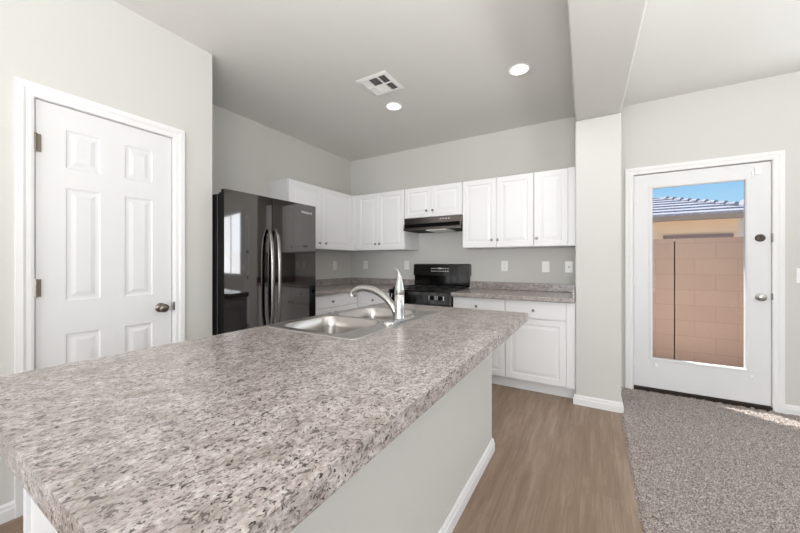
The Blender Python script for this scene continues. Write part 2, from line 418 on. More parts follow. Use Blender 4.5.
# casings: three-piece frame with stepped profile
def casing(name, w0, w1, h, cw, parent=None, matname='white'):
    """frame in local xz plane, opening w0..w1 x 0..h, front at y=-0.018"""
    bm = bmesh.new()
    prof = [(0.0, 0.0), (0.0, -0.010), (0.012, -0.014), (cw * 0.45, -0.014), (cw * 0.60, -0.019), (cw, -0.019), (cw, 0.0)]
    rings = []
    for (x, z, dx, dz) in ((w0, 0, -1, 0), (w0, h, -1, 1), (w1, h, 1, 1), (w1, 0, 1, 0)):
        rings.append([(x + dx * d, y, z + dz * d) for d, y in prof])
    ring_loft(bm, rings); return obj(name, bm, M[matname], parent)

# ------------------------------------------------------------------ pantry door in the left wall
RX = PI / 2
d1 = thing('door_1', 'white six panel pantry door with antique knob in the left wall', 'door', (XL, LD0, 0), RX, kind='structure')
casing('door_casing', -0.006, LD1 - LD0 + 0.006, DH + 0.006, 0.064, d1)
W1 = LD1 - LD0
bx('jamb', M['white'], d1, (-J, -0.004, 0.0, 0.12, 0, DH + J), (W1 + 0.004, W1 + J, 0.0, 0.12, 0, DH + J), (-0.004, W1 + 0.004, 0.0, 0.12, DH + 0.004, DH + J))
bm = bmesh.new()
pw = 0.142; c0, c1 = 0.109, 0.362
pan = []
for c in (c0, c1):
    for z0, z1 in ((0.22, 0.845), (1.022, 1.620), (1.725, 1.927)):
        pan.append((c, c + pw, z0, z1))
panel_slab(bm, W1, DH - 0.008, 0.035, [(a, b_, z0 - 0.008, z1 - 0.008) for a, b_, z0, z1 in pan], [(0.006, 0.004), (0.014, 0.005), (0.022, 0.005), (0.042, 0.001)])
leaf = obj('door_leaf', bm, M['door'], d1, bevel=0.0015, loc=(0, 0.006, 0.008))
bm = bmesh.new(); lathe(bm, [(0.030, 0), (0.030, -0.004), (0.024, -0.010), (0.012, -0.014), (0.011, -0.030), (0.020, -0.036), (0.027, -0.046), (0.027, -0.054), (0.020, -0.062), (0.004, -0.065)], (W1 - 0.064, 0.006, 0.934), 'Y', 28)
k = obj('door_knob', bm, M['bronze'], d1, smooth=True); k['label'] = 'round antique nickel door knob'
for z in (0.22, 1.097, 1.827):
    bm = bmesh.new(); lathe(bm, [(0.0065, -0.045), (0.0065, 0.045)], (-0.002, -0.008, z), 'Z', 12); box(bm, -0.004, 0.018, -0.003, 0.004, z - 0.044, z + 0.044)
    obj('hinge', bm, M['bronze'], d1)
bx('strike_plate', M['nickel'], d1, W1 + 0.002, W1 + 0.012, -0.0125, -0.004, 0.91, 0.965)

# ------------------------------------------------------------------ glass door in the back wall
d2 = thing('door_2', 'white exterior door with a tall glass pane looking at a block wall', 'door', (RD0, YB, 0), 0, kind='structure')
W2 = RD1 - RD0; H2 = DH + 0.015
casing('door_casing', -0.006, W2 + 0.006, H2 + 0.004, 0.064, d2)
bx('jamb', M['white'], d2, (-J, -0.003, 0, WT + 0.01, 0, H2 + J), (W2 + 0.003, W2 + J, 0, WT + 0.01, 0, H2 + J), (-0.003, W2 + 0.003, 0, WT + 0.01, H2 + 0.004, H2 + J))
bx('threshold', M['threshold'], d2, -0.003, W2 + 0.003, -0.012, WT, 0.0, 0.036)
gx0, gx1, gz0, gz1 = 0.138, 0.768, 0.324, 1.924
def door_frame_leaf():
    bm = bmesh.new(); rings = []
    for ins, y in ((0, 0.045), (0, 0.0), (None, 0.0), (None, 0.045)):
        if ins == 0: rings.append([(0, y, 0), (W2, y, 0), (W2, y, H2 - 0.05), (0, y, H2 - 0.05)])
        else: rings.append([(gx0, y, gz0 - 0.045), (gx1, y, gz0 - 0.045), (gx1, y, gz1 - 0.045), (gx0, y, gz1 - 0.045)])
    rings.append(rings[0])
    R = [[bm.verts.new(p) for p in r] for r in rings[:4]]
    for a in range(4):
        A, B = R[a], R[(a + 1) % 4]
        for i in range(4): bm.faces.new((A[i], A[(i + 1) % 4], B[(i + 1) % 4], B[i]))
    return bm
lf = obj('door_leaf', door_frame_leaf(), M['door'], d2, bevel=0.0015, loc=(0, 0.006, 0.045))
bm = bmesh.new(); mo = 0.022; rings = []
for ins, y in ((-mo, -0.001), (-mo, -0.007), (-0.004, -0.010), (0.004, -0.003), (0.004, 0.004)):
    rings.append([(gx0 + ins, y, gz0 - 0.045 + ins), (gx1 - ins, y, gz0 - 0.045 + ins), (gx1 - ins, y, gz1 - 0.045 - ins), (gx0 + ins, y, gz1 - 0.045 - ins)])
ring_loft(bm, rings, True, False, False); obj('glazing_bead', bm, M['door'], d2, loc=(0, 0.006, 0.045))
bx('window_pane', M['glass'], d2, gx0 - 0.003, gx1 + 0.003, 0.026, 0.029, gz0 - 0.003, gz1 + 0.003)
bm = bmesh.new(); lathe(bm, [(0.031, 0), (0.031, -0.005), (0.026, -0.010), (0.013, -0.014), (0.012, -0.022), (0.022, -0.026), (0.030, -0.034), (0.030, -0.041), (0.022, -0.048), (0.004, -0.051)], (1.190 - RD0, 0.006, 0.938), 'Y', 28)
k = obj('door_knob', bm, M['chrome'], d2, smooth=True); k['label'] = 'round polished door knob'
bm = bmesh.new(); lathe(bm, [(0.031, 0), (0.031, -0.006), (0.026, -0.012), (0.004, -0.013)], (1.190 - RD0, 0.006, 1.428), 'Y', 28)
k = obj('deadbolt', bm, M['darkbronze'], d2, smooth=True); k['label'] = 'round dark nickel deadbolt rose'
bx('thumb_turn', M['darkbronze'], k, 1.190 - RD0 - 0.004, 1.190 - RD0 + 0.004, -0.024, -0.006, 1.410, 1.446, bevel=0.002)
for z in (0.284, 1.055, 1.846):
    bm = bmesh.new(); lathe(bm, [(0.007, -0.048), (0.007, 0.048)], (0.0, -0.008, z), 'Z', 12); obj('hinge', bm, M['white'], d2, smooth=True)
for z, hh in ((1.426, 0.036), (0.945, 0.026)):
    bx('strike_plate', M['nickel'], d2, W2 - 0.002, W2 + 0.007, -0.0125, 0.004, z - hh, z + hh)
for x in (0.506, 1.138):
    bx('blind_bracket', M['plastic'], d2, (x - RD0 - 0.010, x - RD0 + 0.010, -0.004, 0.005, 0.253, 0.279), (x - RD0 + 0.004, x - RD0 + 0.010, -0.012, -0.004, 0.256, 0.276))
o = thing('door_sensor', 'small white alarm contact sensor at the top of the glass door', 'sensor', (1.172, YB + 0.006, 1.985), math.radians(0))
bx('housing', M['plastic'], o, -0.016, 0.016, -0.013, 0.0, -0.032, 0.032, bevel=0.003)
bx('magnet', M['plastic'], o, -0.034, -0.020, -0.010, 0.0, -0.040, 0.0, bevel=0.002)

# ------------------------------------------------------------------ window in the east wall and wall behind (daylight comes through)
def room_window(name, label, loc, rotz, w_, h, cols):
    t = thing(name, label, 'window', loc, rotz, kind='structure'); bm = bmesh.new(); f = 0.05
    box(bm, -w_ / 2 - f, -w_ / 2, -0.02, 0, -f, h + f); box(bm, w_ / 2, w_ / 2 + f, -0.02, 0, -f, h + f); box(bm, -w_ / 2, w_ / 2, -0.02, 0, -f, 0); box(bm, -w_ / 2, w_ / 2, -0.02, 0, h, h + f)
    for i in range(1, cols): x = -w_ / 2 + w_ * i / cols; box(bm, x - 0.02, x + 0.02, -0.06, 0, 0, h)
    obj('window_frame', bm, M['white'], t); bx('window_pane', M['glass'], t, -w_ / 2, w_ / 2, 0.08, 0.084, 0, h); return t
room_window('window_1', 'white framed window far right of the glass door', (2.10, YB, 1.0), 0, 1.1, 1.2, 2)
room_window('window_2', 'white framed patio door opening right of the camera', (XE, -1.2, 0.1), -PI / 2, 2.4, 2.1, 2)
room_window('window_3', 'white framed window behind the camera', (-0.2, YS, 0.4), PI, 3.4, 1.9, 3)

# ------------------------------------------------------------------ refrigerator (front faces +X): local x along +Y, local -y towards +X
FY0, FY1, FX = 1.350, 2.234, -2.25
fr = thing('refrigerator', 'tall black stainless side by side fridge in the alcove beside the pantry door', 'refrigerator', (FX, FY0, 0), RX)
FW = FY1 - FY0
bx('body', M['black'], fr, (0.004, FW - 0.004, 0.095, 0.82, 0.03, 1.725), (0.02, FW - 0.02, 0.06, 0.80, 0.0, 0.06), bevel=0.004)
bx('front_flange', M['handle'], fr, (0.002, FW - 0.002, 0.089, 0.0945, 0.06, 1.722))
bx('gasket', M['black'], fr, (0.012, FW - 0.012, 0.042, 0.0888, 0.075, 1.735))
def fridge_door(x0, x1, z0, z1):
    bm = bmesh.new(); n = 16; front = []; sag = 0.0035
    rings = []
    for k in range(n + 1):
        u = k / n; x = x0 + (x1 - x0) * u; y = sag * (2 * u - 1) ** 2
        rings.append([(x, 0.042, z0), (x, y, z0), (x, y, z1), (x, 0.042, z1)])
    ring_loft(bm, rings); return bm
SPL = 1.7505 - FY0
for nm, x0, x1 in (('freezer_door', 0.0, SPL - 0.0035), ('fridge_door', SPL + 0.0035, FW)):
    dr = obj(nm, fridge_door(x0, x1, 0.075, 1.750), M['blacksteel'], fr, smooth=True, mats=[M['blacksteel'], M['black']])
    for p in dr.data.polygons:
        if p.normal.y > -0.7: p.material_index = 1
    hx = (1.711 if nm == 'freezer_door' else 1.778) - FY0
    bm = bmesh.new(); pts = []
    for k in range(25):
        u = k / 24; z = 1.487 - u * 0.84; pts.append((hx, -0.012 - 0.046 * (1 - (2 * u - 1) ** 4) ** 0.8 if 0 < k < 24 else -0.010, z))
    pts = [(hx, 0.003, 1.487)] + pts + [(hx, 0.003, 0.647)]
    tube(bm, pts, 0.0155, 14, 0.7); hd = obj('handle', bm, M['handle'], dr, smooth=True); hd['label'] = 'bowed steel pull handle'
cu = bpy.data.curves.new('lettering', 'FONT'); cu.body = 'Whirlpool'; cu.size = 0.030; cu.extrude = 0.0006; cu.align_x = 'CENTER'; cu.align_y = 'CENTER'
lt0 = bpy.data.objects.new('lettering_curve', cu); lme = bpy.data.meshes.new_from_object(lt0); bpy.data.objects.remove(lt0)
lme.materials.clear(); lme.materials.append(M['print']); lt = bpy.data.objects.new('lettering', lme); C.objects.link(lt); lt.parent = fr
lt.location = (2.119 - FY0, -0.0005, 1.678); lt.rotation_euler = (PI / 2, 0, 0); lt['label'] = 'small silver script lettering'

# ------------------------------------------------------------------ cabinets
DOOR_RINGS = [(0.006, 0.005), (0.016, 0.005), (0.040, 0.0005)]
def knob(parent, x, y, z):
    bm = bmesh.new(); lathe(bm, [(0.006, 0.0), (0.005, -0.012), (0.012, -0.017), (0.0145, -0.022), (0.012, -0.027), (0.003, -0.029)], (x, y, z), 'Y', 18)
    return obj('knob', bm, M['nickel'], parent, smooth=True)
def cab_door(parent, x0, x1, z0, z1, kx=None, kz=None, stile=0.052, name='door'):
    bm = bmesh.new(); w_, h = x1 - x0, z1 - z0
    panel_slab(bm, w_, h, 0.019, [(stile, w_ - stile, stile, h - stile)], DOOR_RINGS)
    d = obj(name, bm, M['cabinet'], parent, bevel=0.003, loc=(x0, 0, z0))
    if kx is not None: knob(d, kx - x0, 0.0, kz - z0)
    return d
def drawer(parent, x0, x1, z0, z1, kx, kz):
    bm = bmesh.new(); box(bm, 0, x1 - x0, 0, 0.019, 0, z1 - z0); d = obj('drawer', bm, M['cabinet'], parent, bevel=0.004, loc=(x0, 0, z0), seg=3)
    knob(d, kx - x0, 0, kz - z0); return d
UZ0, UZ1, UY = 1.383, 2.122, 3.46
UD = YB - UY - 0.002                                 # depth incl. door

def wall_cab(label, x0, x1, z0, z1, doors, extra=None, origin=None, rotz=0, depth=UD):
    ox = origin or (x0, UY, 0)
    t = thing('wall_cabinet', label, 'cabinet', ox, rotz, 'white upper cabinets')
    bx('body', M['cabinet'], t, 0, x1 - x0, 0.020, depth, z0, z1, bevel=0.001)
    for a, b_, kx, kz in doors: cab_door(t, a - x0 + 0.001, b_ - x0 - 0.001, z0 + 0.004, z1 - 0.004, kx - x0, kz)
    if extra: bx('filler', M['cabinet'], t, extra[0] - x0 + 0.001, extra[1] - x0, 0.002, 0.0195, z0, z1)
    return t
KZ = 1.462
wall_cab('white two door upper cabinet in the corner, left of the range hood', -2.780, -1.993, UZ0, UZ1, [(-2.715, -2.382, -2.416, KZ), (-2.382, -1.995, -2.353, KZ)], (-2.785, -2.717))
wall_cab('short white two door upper cabinet directly above the range hood', -1.991, -1.251, 1.757, UZ1, [(-1.989, -1.620, -1.685, 1.833), (-1.620, -1.253, -1.607, 1.833)])
wall_cab('wide white two door upper cabinet right of the range hood', -1.249, -0.511, UZ0, UZ1, [(-1.247, -0.876, -0.922, KZ), (-0.876, -0.513, -0.860, KZ)])
wall_cab('narrow white single door upper cabinet against the wall stub', -0.509, PX0 - 0.002, UZ0, UZ1, [(-0.507, -0.206, -0.479, KZ)], (-0.204, PX0 - 0.002))
# left run: local x along +Y
LUX = -2.782
wall_cab('white two door upper cabinet on the left wall beside the fridge', 2.373, 3.4600, UZ0, UZ1, [(2.375, 2.855, 2.812, 1.453), (2.855, 3.424, 2.914, 1.453)], (3.426, 3.4635), (LUX, 2.373, 0), RX, -LUX + XA + 0.002 if False else (LUX - XA - 0.002))

BY, BZ1, TK = 3.2265, 0.872, 0.114
def base_cab(label, x0, x1, parts, filler=None, origin=None, rotz=0, depth=None, toe=True):
    depth = depth or (YB - BY - 0.002); ox = origin or (x0, BY, 0)
    t = thing('base_cabinet', label, 'cabinet', ox, rotz, 'white base cabinets')
    bx('body', M['cabinet'], t, 0, x1 - x0, 0.020, depth, TK, BZ1, bevel=0.001)
    bx('toe_kick', M['cabinet'], t, 0, x1 - x0, 0.085, depth - 0.01, 0.0, TK)
    for p in parts:
        if p[0] == 'drawer': drawer(t, p[1] - x0, p[2] - x0, p[3], p[4], p[5] - x0, p[6])
        else: cab_door(t, p[1] - x0, p[2] - x0, p[3], p[4], p[5] - x0, p[6])
    if filler: bx('filler', M['cabinet'], t, filler[0] - x0 + 0.001, filler[1] - x0, 0.003, 0.0195, TK, BZ1)
    return t
base_cab('white base cabinet directly right of the stove, partly hidden by the island', -1.270, -0.732, [('drawer', -1.268, -0.735, 0.706, 0.866, -1.014, 0.784), ('door', -1.268, -0.735, 0.118, 0.698, -0.79, 0.655)])
base_cab('white base cabinet with one drawer against the wall stub', -0.731, PX0 - 0.002, [('drawer', -0.729, -0.206, 0.706, 0.866, -0.477, 0.782), ('door', -0.729, -0.206, 0.118, 0.698, -0.690, 0.655)], (-0.205, PX0 - 0.002))
LBX = -2.530
base_cab('white base cabinet with a wide drawer between the fridge and the corner', 2.300, 3.222, [('drawer', 2.304, 3.190, 0.724, 0.866, 2.760, 0.785), ('door', 2.304, 2.745, 0.118, 0.716, 2.70, 0.66), ('door', 2.750, 3.190, 0.118, 0.716, 2.80, 0.66)], (3.191, 3.228), (LBX, 2.300, 0), RX, LBX - XA - 0.002)
base_cab('white base cabinet in the back corner left of the stove', -2.528, -2.030, [('drawer', -2.500, -2.034, 0.724, 0.866, -2.29, 0.77), ('door', -2.500, -2.034, 0.118, 0.716, -2.06, 0.66)], (-2.532, -2.502))

# ------------------------------------------------------------------ back countertops
CT0, CT1 = 0.873, 0.914
t = thing('countertop', 'speckled laminate countertop right of the stove', 'countertop', (-1.270, 3.155, CT0), 0, 'kitchen countertops')
cw = PX0 - 0.002 + 1.270
bx('worktop', M['laminate'], t, 0, cw, 0, YB - 3.155 - 0.002, 0, CT1 - CT0, bevel=0.008, seg=3)
bx('backsplash', M['laminate'], t, 0, cw - 0.0195, YB - 3.155 - 0.022, YB - 3.155 - 0.002, CT1 - CT0 + 0.0005, 0.998 - CT0, bevel=0.003)
bx('side_splash', M['laminate'], t, cw - 0.019, cw, 0.012, YB - 3.155 - 0.002, CT1 - CT0 + 0.0005, 0.998 - CT0, bevel=0.003)
t = thing('countertop', 'speckled laminate corner countertop left of the stove', 'countertop', (XA, 2.29, CT0), 0, 'kitchen countertops')
bm = bmesh.new(); lx, ly, sx_, sy_ = -2.030 - XA, YB - 0.002 - 2.29, 0.655, 3.155 - 2.29
ring_loft(bm, [[(0.002, 0, z), (sx_, 0, z), (sx_, sy_, z), (lx, sy_, z), (lx, ly, z), (0.002, ly, z)] for z in (0, CT1 - CT0)])
obj('worktop', bm, M['laminate'], t, bevel=0.008, seg=3)
bm = bmesh.new(); z0, z1 = CT1 - CT0 + 0.0005, 0.998 - CT0
ring_loft(bm, [[(0.002, 0, z), (0.022, 0, z), (0.022, ly - 0.02, z), (lx, ly - 0.02, z), (lx, ly, z), (0.002, ly, z)] for z in (z0, z1)])
obj('backsplash', bm, M['laminate'], t, bevel=0.003)

# ------------------------------------------------------------------ stove
RGX0, RGX1, RGY = -2.022, -1.279, 3.150
st = thing('stove', 'black gas range with a tall back panel between the countertops', 'stove', (RGX0, RGY, 0))
RW = RGX1 - RGX0; RD = YB - RGY - 0.003
bx('body', M['blackgloss'], st, 0, RW, 0.03, RD, 0.03, 0.905, bevel=0.003)
bx('cooktop', M['blackgloss'], st, 0, RW, 0.012, RD - 0.07, 0.906, 0.921, bevel=0.004)
bm = bmesh.new()
ring_loft(bm, [[(x, 0.030, 0.775), (x, 0.004, 0.780), (x, 0.012, 0.904), (x, 0.030, 0.904)] for x in (0, RW)])
fp = obj('front_panel', bm, M['blackgloss'], st, bevel=0.002)
for x in (0.075, 0.160, 0.545, 0.640):
    bm = bmesh.new(); lathe(bm, [(0.024, 0.010), (0.024, -0.006), (0.019, -0.010), (0.017, -0.028), (0.003, -0.030)], (x, 0.004, 0.845), 'Y', 20); box(bm, x - 0.004, x + 0.004, -0.034, -0.02, 0.828, 0.862)
    kn = obj('burner_knob', bm, M['black'], fp, smooth=True)
    for a in (-0.036, 0.036):
        mk = bx('knob_marking', M['print'], fp, x + a - 0.0035, x + a + 0.0035, 0.0, 0.008, 0.825, 0.868); mk['label'] = 'small white print beside a knob'
od = bx('oven_door', M['blackgloss'], st, 0.004, RW - 0.004, 0.0, 0.0295, 0.21, 0.768, bevel=0.004)
bm = bmesh.new(); tube(bm, [(0.06, 0.0, 0.725), (0.06, -0.04, 0.725), (0.10, -0.045, 0.725), (RW - 0.10, -0.045, 0.725), (RW - 0.06, -0.04, 0.725), (RW - 0.06, 0.0, 0.725)], 0.011, 12); obj('door_handle', bm, M['blackgloss'], od, smooth=True)
bx('storage_drawer', M['blackgloss'], st, 0.004, RW - 0.004, 0.004, 0.0295, 0.035, 0.203, bevel=0.004)
for gx in (0.03, RW / 2 + 0.008):
    bm = bmesh.new(); gw = RW / 2 - 0.038; y0, y1 = 0.05, RD - 0.12; zt = 0.928
    for yy in (y0, (y0 + y1) / 2, y1): box(bm, gx, gx + gw, yy - 0.006, yy + 0.006, zt, zt + 0.01)
    for xx in (gx + 0.006, gx + gw / 2, gx + gw - 0.006): box(bm, xx - 0.006, xx + 0.006, y0, y1, zt, zt + 0.01)
    for xx in (gx + 0.006, gx + gw - 0.006):
        for yy in (y0, y1): box(bm, xx - 0.006, xx + 0.006, yy - 0.006, yy + 0.006, 0.921, zt)
    obj('grate', bm, M['iron'], st)
    for yy in (0.16, RD - 0.25):
        bm = bmesh.new(); lathe(bm, [(0.045, 0), (0.045, 0.006), (0.034, 0.008), (0.034, 0.012), (0.004, 0.013)], (gx + gw / 2, yy, 0.921), 'Z', 20); obj('burner_cap', bm, M['iron'], st, smooth=True)
gy = 3.76 - RGY
bx('back_riser', M['blackgloss'], st, 0.004, RW - 0.006, gy + 0.012, RD, 0.922, 1.064, bevel=0.003)
bm = bmesh.new(); ring_loft(bm, [[(x, gy - 0.014, 1.058), (x, gy - 0.002, 1.198), (x, gy + 0.012, 1.206), (x, RD, 1.206), (x, RD, 1.066), (x, gy + 0.006, 1.066)] for x in (0, RW)])
bg = obj('control_panel', bm, M['panelsteel'], st, bevel=0.004); bg['label'] = 'black control panel along the top of the back'
bm = bmesh.new()
for r_, z in enumerate((1.148, 1.115)):
    for i in range(8):
        if r_ == 0 and i in (3, 4): continue
        x = -1.768 + i * 0.031 - RGX0; y = gy - 0.0145 + (z - 1.058) * 0.0857
        box(bm, x, x + 0.018, y - 0.0012, y + 0.0025, z - 0.005, z + 0.005)
x = -1.675 - RGX0; y = gy - 0.0145 + (1.150 - 1.058) * 0.0857; box(bm, x, x + 0.055, y - 0.0012, y + 0.0025, 1.141, 1.157)
mk = obj('control_marks', bm, M['print'], bg); mk['label'] = 'two rows of small white control markings'
bx('end_cap', M['blackgloss'], bg, RW + 0.0003, RW + 0.006, gy - 0.005, RD, 1.062, 1.200)

# ------------------------------------------------------------------ range hood
HX0, HX1, HY, HZ = -1.985, -1.256, 3.425, 1.607
hd = thing('range_hood', 'dark steel under cabinet range hood above the stove', 'range hood', (HX0, HY, HZ)); HW = HX1 - HX0
HDp = YB - HY - 0.003; hz = 1.7555 - HZ
bm = bmesh.new()
ring_loft(bm, [[(x, 0.028, 0.078), (x, 0.020, hz), (x, HDp, hz), (x, HDp, 0.0), (x, HDp - 0.015, 0.0), (x, HDp - 0.015, 0.078)] for x in (0, HW)])
obj('housing', bm, M['hoodsteel'], hd, bevel=0.002)
bm = bmesh.new(); ring_loft(bm, [[(x, 0.0, 0.0), (x, 0.0, 0.030), (x, 0.026, 0.046), (x, 0.026, 0.040), (x, 0.010, 0.028), (x, 0.010, 0.0)] for x in (-0.003, HW + 0.001)])
for x0, x1 in ((-0.003, 0.010), (HW - 0.012, HW + 0.001)): box(bm, x0, x1, 0.0105, HDp - 0.016, 0.0, 0.0775)
obj('visor', bm, M['hoodsteel'], hd, bevel=0.001)
bx('filter', M['darkhole'], hd, 0.011, HW - 0.013, 0.012, HDp - 0.017, 0.003, 0.011)
bx('slot_back', M['black'], hd, 0.0105, HW - 0.0125, 0.060, 0.066, 0.028, 0.0775)
k = bx('light_lens', M['lensglass'], hd, HW * 0.40, HW * 0.76, 0.02, 0.30, -0.010, 0.0028, bevel=0.002); k['label'] = 'pale lens under the hood'
mk = None
for i in range(4):
    mk = bx('hood_marking', M['print'], hd, 0.47 + i * 0.034, 0.488 + i * 0.034, 0.0195, 0.026, 0.114, 0.124); mk['label'] = 'small pale print mark'  # pale bars stand for the small unreadable print on the hood

# ------------------------------------------------------------------ island
IX0, IX1, IY0, IY1 = -1.395, -0.3456, 0.139, 2.128
isl = thing('kitchen_island', 'kitchen island with a light grey half wall and white cabinets', 'kitchen island', (0, 0, 0))
bx('half_wall', M['wall'], isl, -0.665, -0.566, 0.245, IY1 - 0.004, 0, 0.866, bevel=0.006)
bbp = baseboard('baseboard', [(-0.665, 0.244), (-0.565, 0.244), (-0.565, IY1 - 0.003), (-0.60, IY1 - 0.003)], isl, side=-1)
bx('end_panel', M['cabinet'], isl, (-1.350, -0.667, 0.252, 0.270, 0, 0.866), (-1.362, -1.335, 0.243, 0.272, 0, 0.866), bevel=0.001)
bx('end_panel', M['cabinet'], isl, -1.350, -0.667, IY1 - 0.024, IY1 - 0.006, 0, 0.866)
bx('toe_kick', M['cabinet'], isl, -1.285, -1.270, 0.272, IY1 - 0.026, 0, TK)
bx('cabinet_floor', M['cabinet'], isl, -1.350, -0.667, 0.272, IY1 - 0.026, TK, TK + 0.018)
bx('face_frame', M['cabinet'], isl, (-1.350, -1.332, 0.272, IY1 - 0.026, TK + 0.019, 0.150), (-1.350, -1.332, 0.272, IY1 - 0.026, 0.835, 0.866), (-1.350, -1.332, 0.272, 0.300, 0.150, 0.835), (-1.350, -1.332, 0.985, 1.025, 0.150, 0.835), (-1.350, -1.332, IY1 - 0.056, IY1 - 0.026, 0.150, 0.835))
for y0, y1, kk in ((0.285, 0.640, 0.60), (0.645, 0.998, 0.69), (1.003, 1.550, 1.50), (1.555, IY1 - 0.03, 1.61)):
    dd = bpy.data.objects.new('door', None)
    bm = bmesh.new(); w_, h = y1 - y0, 0.72; panel_slab(bm, w_, h, 0.019, [(0.052, w_ - 0.052, 0.052, h - 0.052)], DOOR_RINGS)
    dd = obj('door', bm, M['cabinet'], isl, bevel=0.003); dd.location = (-1.3705, y1, 0.125); dd.rotation_euler = (0, 0, -PI / 2)
    knob(dd, y1 - kk, 0, 0.66)

SX0, SX1, SY0, SY1 = -1.368, -0.822, 1.020, 1.860     # sink rim
def slab_with_hole(x0, x1, y0, y1, hx0, hx1, hy0, hy1, z0, z1, r):
    bm = bmesh.new(); lo = {}
    for z in (z0, z1):
        O = [bm.verts.new(p) for p in rrect(x0, x1, y0, y1, r, z, 5)]; H = [bm.verts.new(p) for p in ((hx0, hy0, z), (hx1, hy0, z), (hx1, hy1, z), (hx0, hy1, z))]
        E = [bm.edges.new((L_[i], L_[(i + 1) % len(L_)])) for L_ in (O, H) for i in range(len(L_))]
        bmesh.ops.triangle_fill(bm, use_beauty=True, edges=E); lo[z] = (O, H)
    for q in (0, 1):
        A, B = lo[z0][q], lo[z1][q]
        for i in range(len(A)): bm.faces.new((A[i], A[(i + 1) % len(A)], B[(i + 1) % len(B)], B[i]))
    return bm
bm = slab_with_hole(IX0, IX1, IY0, IY1, SX0 + 0.014, SX1 - 0.014, SY0 + 0.014, SY1 - 0.014, 0.868, 0.914, 0.012)
o = obj('island_countertop', bm, M['laminate'], None, bevel=0.012, seg=4)
tag(o, 'large speckled pinkish grey laminate island countertop with a sink', 'countertop')
for p in o.data.polygons: p.use_smooth = False

# sink
sk = thing('sink', 'double bowl stainless steel drop in sink in the island', 'sink', (0, 0, 0.0))
BW = [(-1.325, -0.935, 1.062, 1.418), (-1.325, -0.935, 1.456, 1.818)]
bm = bmesh.new(); E = []
loops = [[bm.verts.new(p) for p in rrect(SX0, SX1, SY0, SY1, 0.022, 0.9185, 5)]] + [[bm.verts.new(p) for p in rrect(*b_, 0.065, 0.9175, 7)] for b_ in BW]
for L_ in loops: E += [bm.edges.new((L_[i], L_[(i + 1) % len(L_)])) for i in range(len(L_))]
bmesh.ops.triangle_fill(bm, use_beauty=True, edges=E)
dn = [bm.verts.new(p) for p in rrect(SX0 - 0.002, SX1 + 0.002, SY0 - 0.002, SY1 + 0.002, 0.022, 0.9145, 5)]; L_ = loops[0]
for i in range(len(L_)): bm.faces.new((L_[i], L_[(i + 1) % len(L_)], dn[(i + 1) % len(L_)], dn[i]))
obj('rim', bm, M['steel'], sk)
for x0, x1, y0, y1 in BW:
    bm = bmesh.new(); rings = []
    for ins, z, r in ((0, 0.9175, 0.065), (0.004, 0.912, 0.063), (0.008, 0.86, 0.060), (0.016, 0.740, 0.055), (0.028, 0.716, 0.050), (0.050, 0.706, 0.045), (0.12, 0.702, 0.03)):
        rings.append(rrect(x0 + ins, x1 - ins, y0 + ins, y1 - ins, r, z, 7))
    ring_loft(bm, rings, True, False, True); bw = obj('bowl', bm, M['steel'], sk, smooth=True)
    bm = bmesh.new(); lathe(bm, [(0.056, 0.7025), (0.052, 0.7055), (0.042, 0.705), (0.036, 0.7035), (0.004, 0.7035)], ((x0 + x1) / 2, (y0 + y1) / 2, 0), 'Z', 24, False)
    obj('drain', bm, M['chrome'], bw, smooth=True)

# faucet
fx, fy, fz = -0.872, 1.462, 0.9190
fa = thing('faucet', 'chrome single lever pull out kitchen faucet on the sink ledge', 'faucet', (fx, fy, fz))
bm = bmesh.new(); ring_loft(bm, [rrect(-0.028, 0.028, -0.135, 0.135, 0.027, 0.0, 8), rrect(-0.028, 0.028, -0.135, 0.135, 0.027, 0.009, 8), rrect(-0.023, 0.023, -0.130, 0.130, 0.022, 0.015, 8)])
obj('deck_plate', bm, M['chrome'], fa, smooth=True)
bm = bmesh.new(); lathe(bm, [(0.029, 0.0152), (0.0275, 0.02), (0.0265, 0.06), (0.026, 0.135), (0.0245, 0.137), (0.0245, 0.139), (0.026, 0.141), (0.0265, 0.158), (0.0247, 0.160), (0.0247, 0.162), (0.0262, 0.164), (0.0215, 0.190), (0.0175, 0.214), (0.0135, 0.230), (0.0115, 0.238), (0.003, 0.242)], (0, 0, 0), 'Z', 28)
obj('body', bm, M['chrome'], fa, smooth=True)
bm = bmesh.new(); tube(bm, smooth_path([(0.0, 0, 0.232), (-0.001, 0, 0.250), (-0.010, 0.0, 0.266), (-0.026, 0.0, 0.276)], 5), [0.0105 - 0.0003 * i for i in range(16)], 12, 0.7)
obj('lever', bm, M['chrome'], fa, smooth=True)
sp = smooth_path([(-0.014, 0, 0.012), (-0.022, 0, 0.042), (-0.048, 0, 0.082), (-0.090, 0.0, 0.120), (-0.150, 0.0, 0.150), (-0.212, 0.0, 0.163), (-0.268, 0.0, 0.158), (-0.302, 0.0, 0.140), (-0.312, 0.0, 0.118)], 6)
n = len(sp); rr = [0.0180 + 0.001 * math.sin(PI * i / n) if i < n * 0.72 else 0.0180 + 0.0035 * (i / n - 0.72) / 0.28 for i in range(n)]
bm = bmesh.new(); tube(bm, sp, rr, 20); obj('spout', bm, M['chrome'], fa, smooth=True)

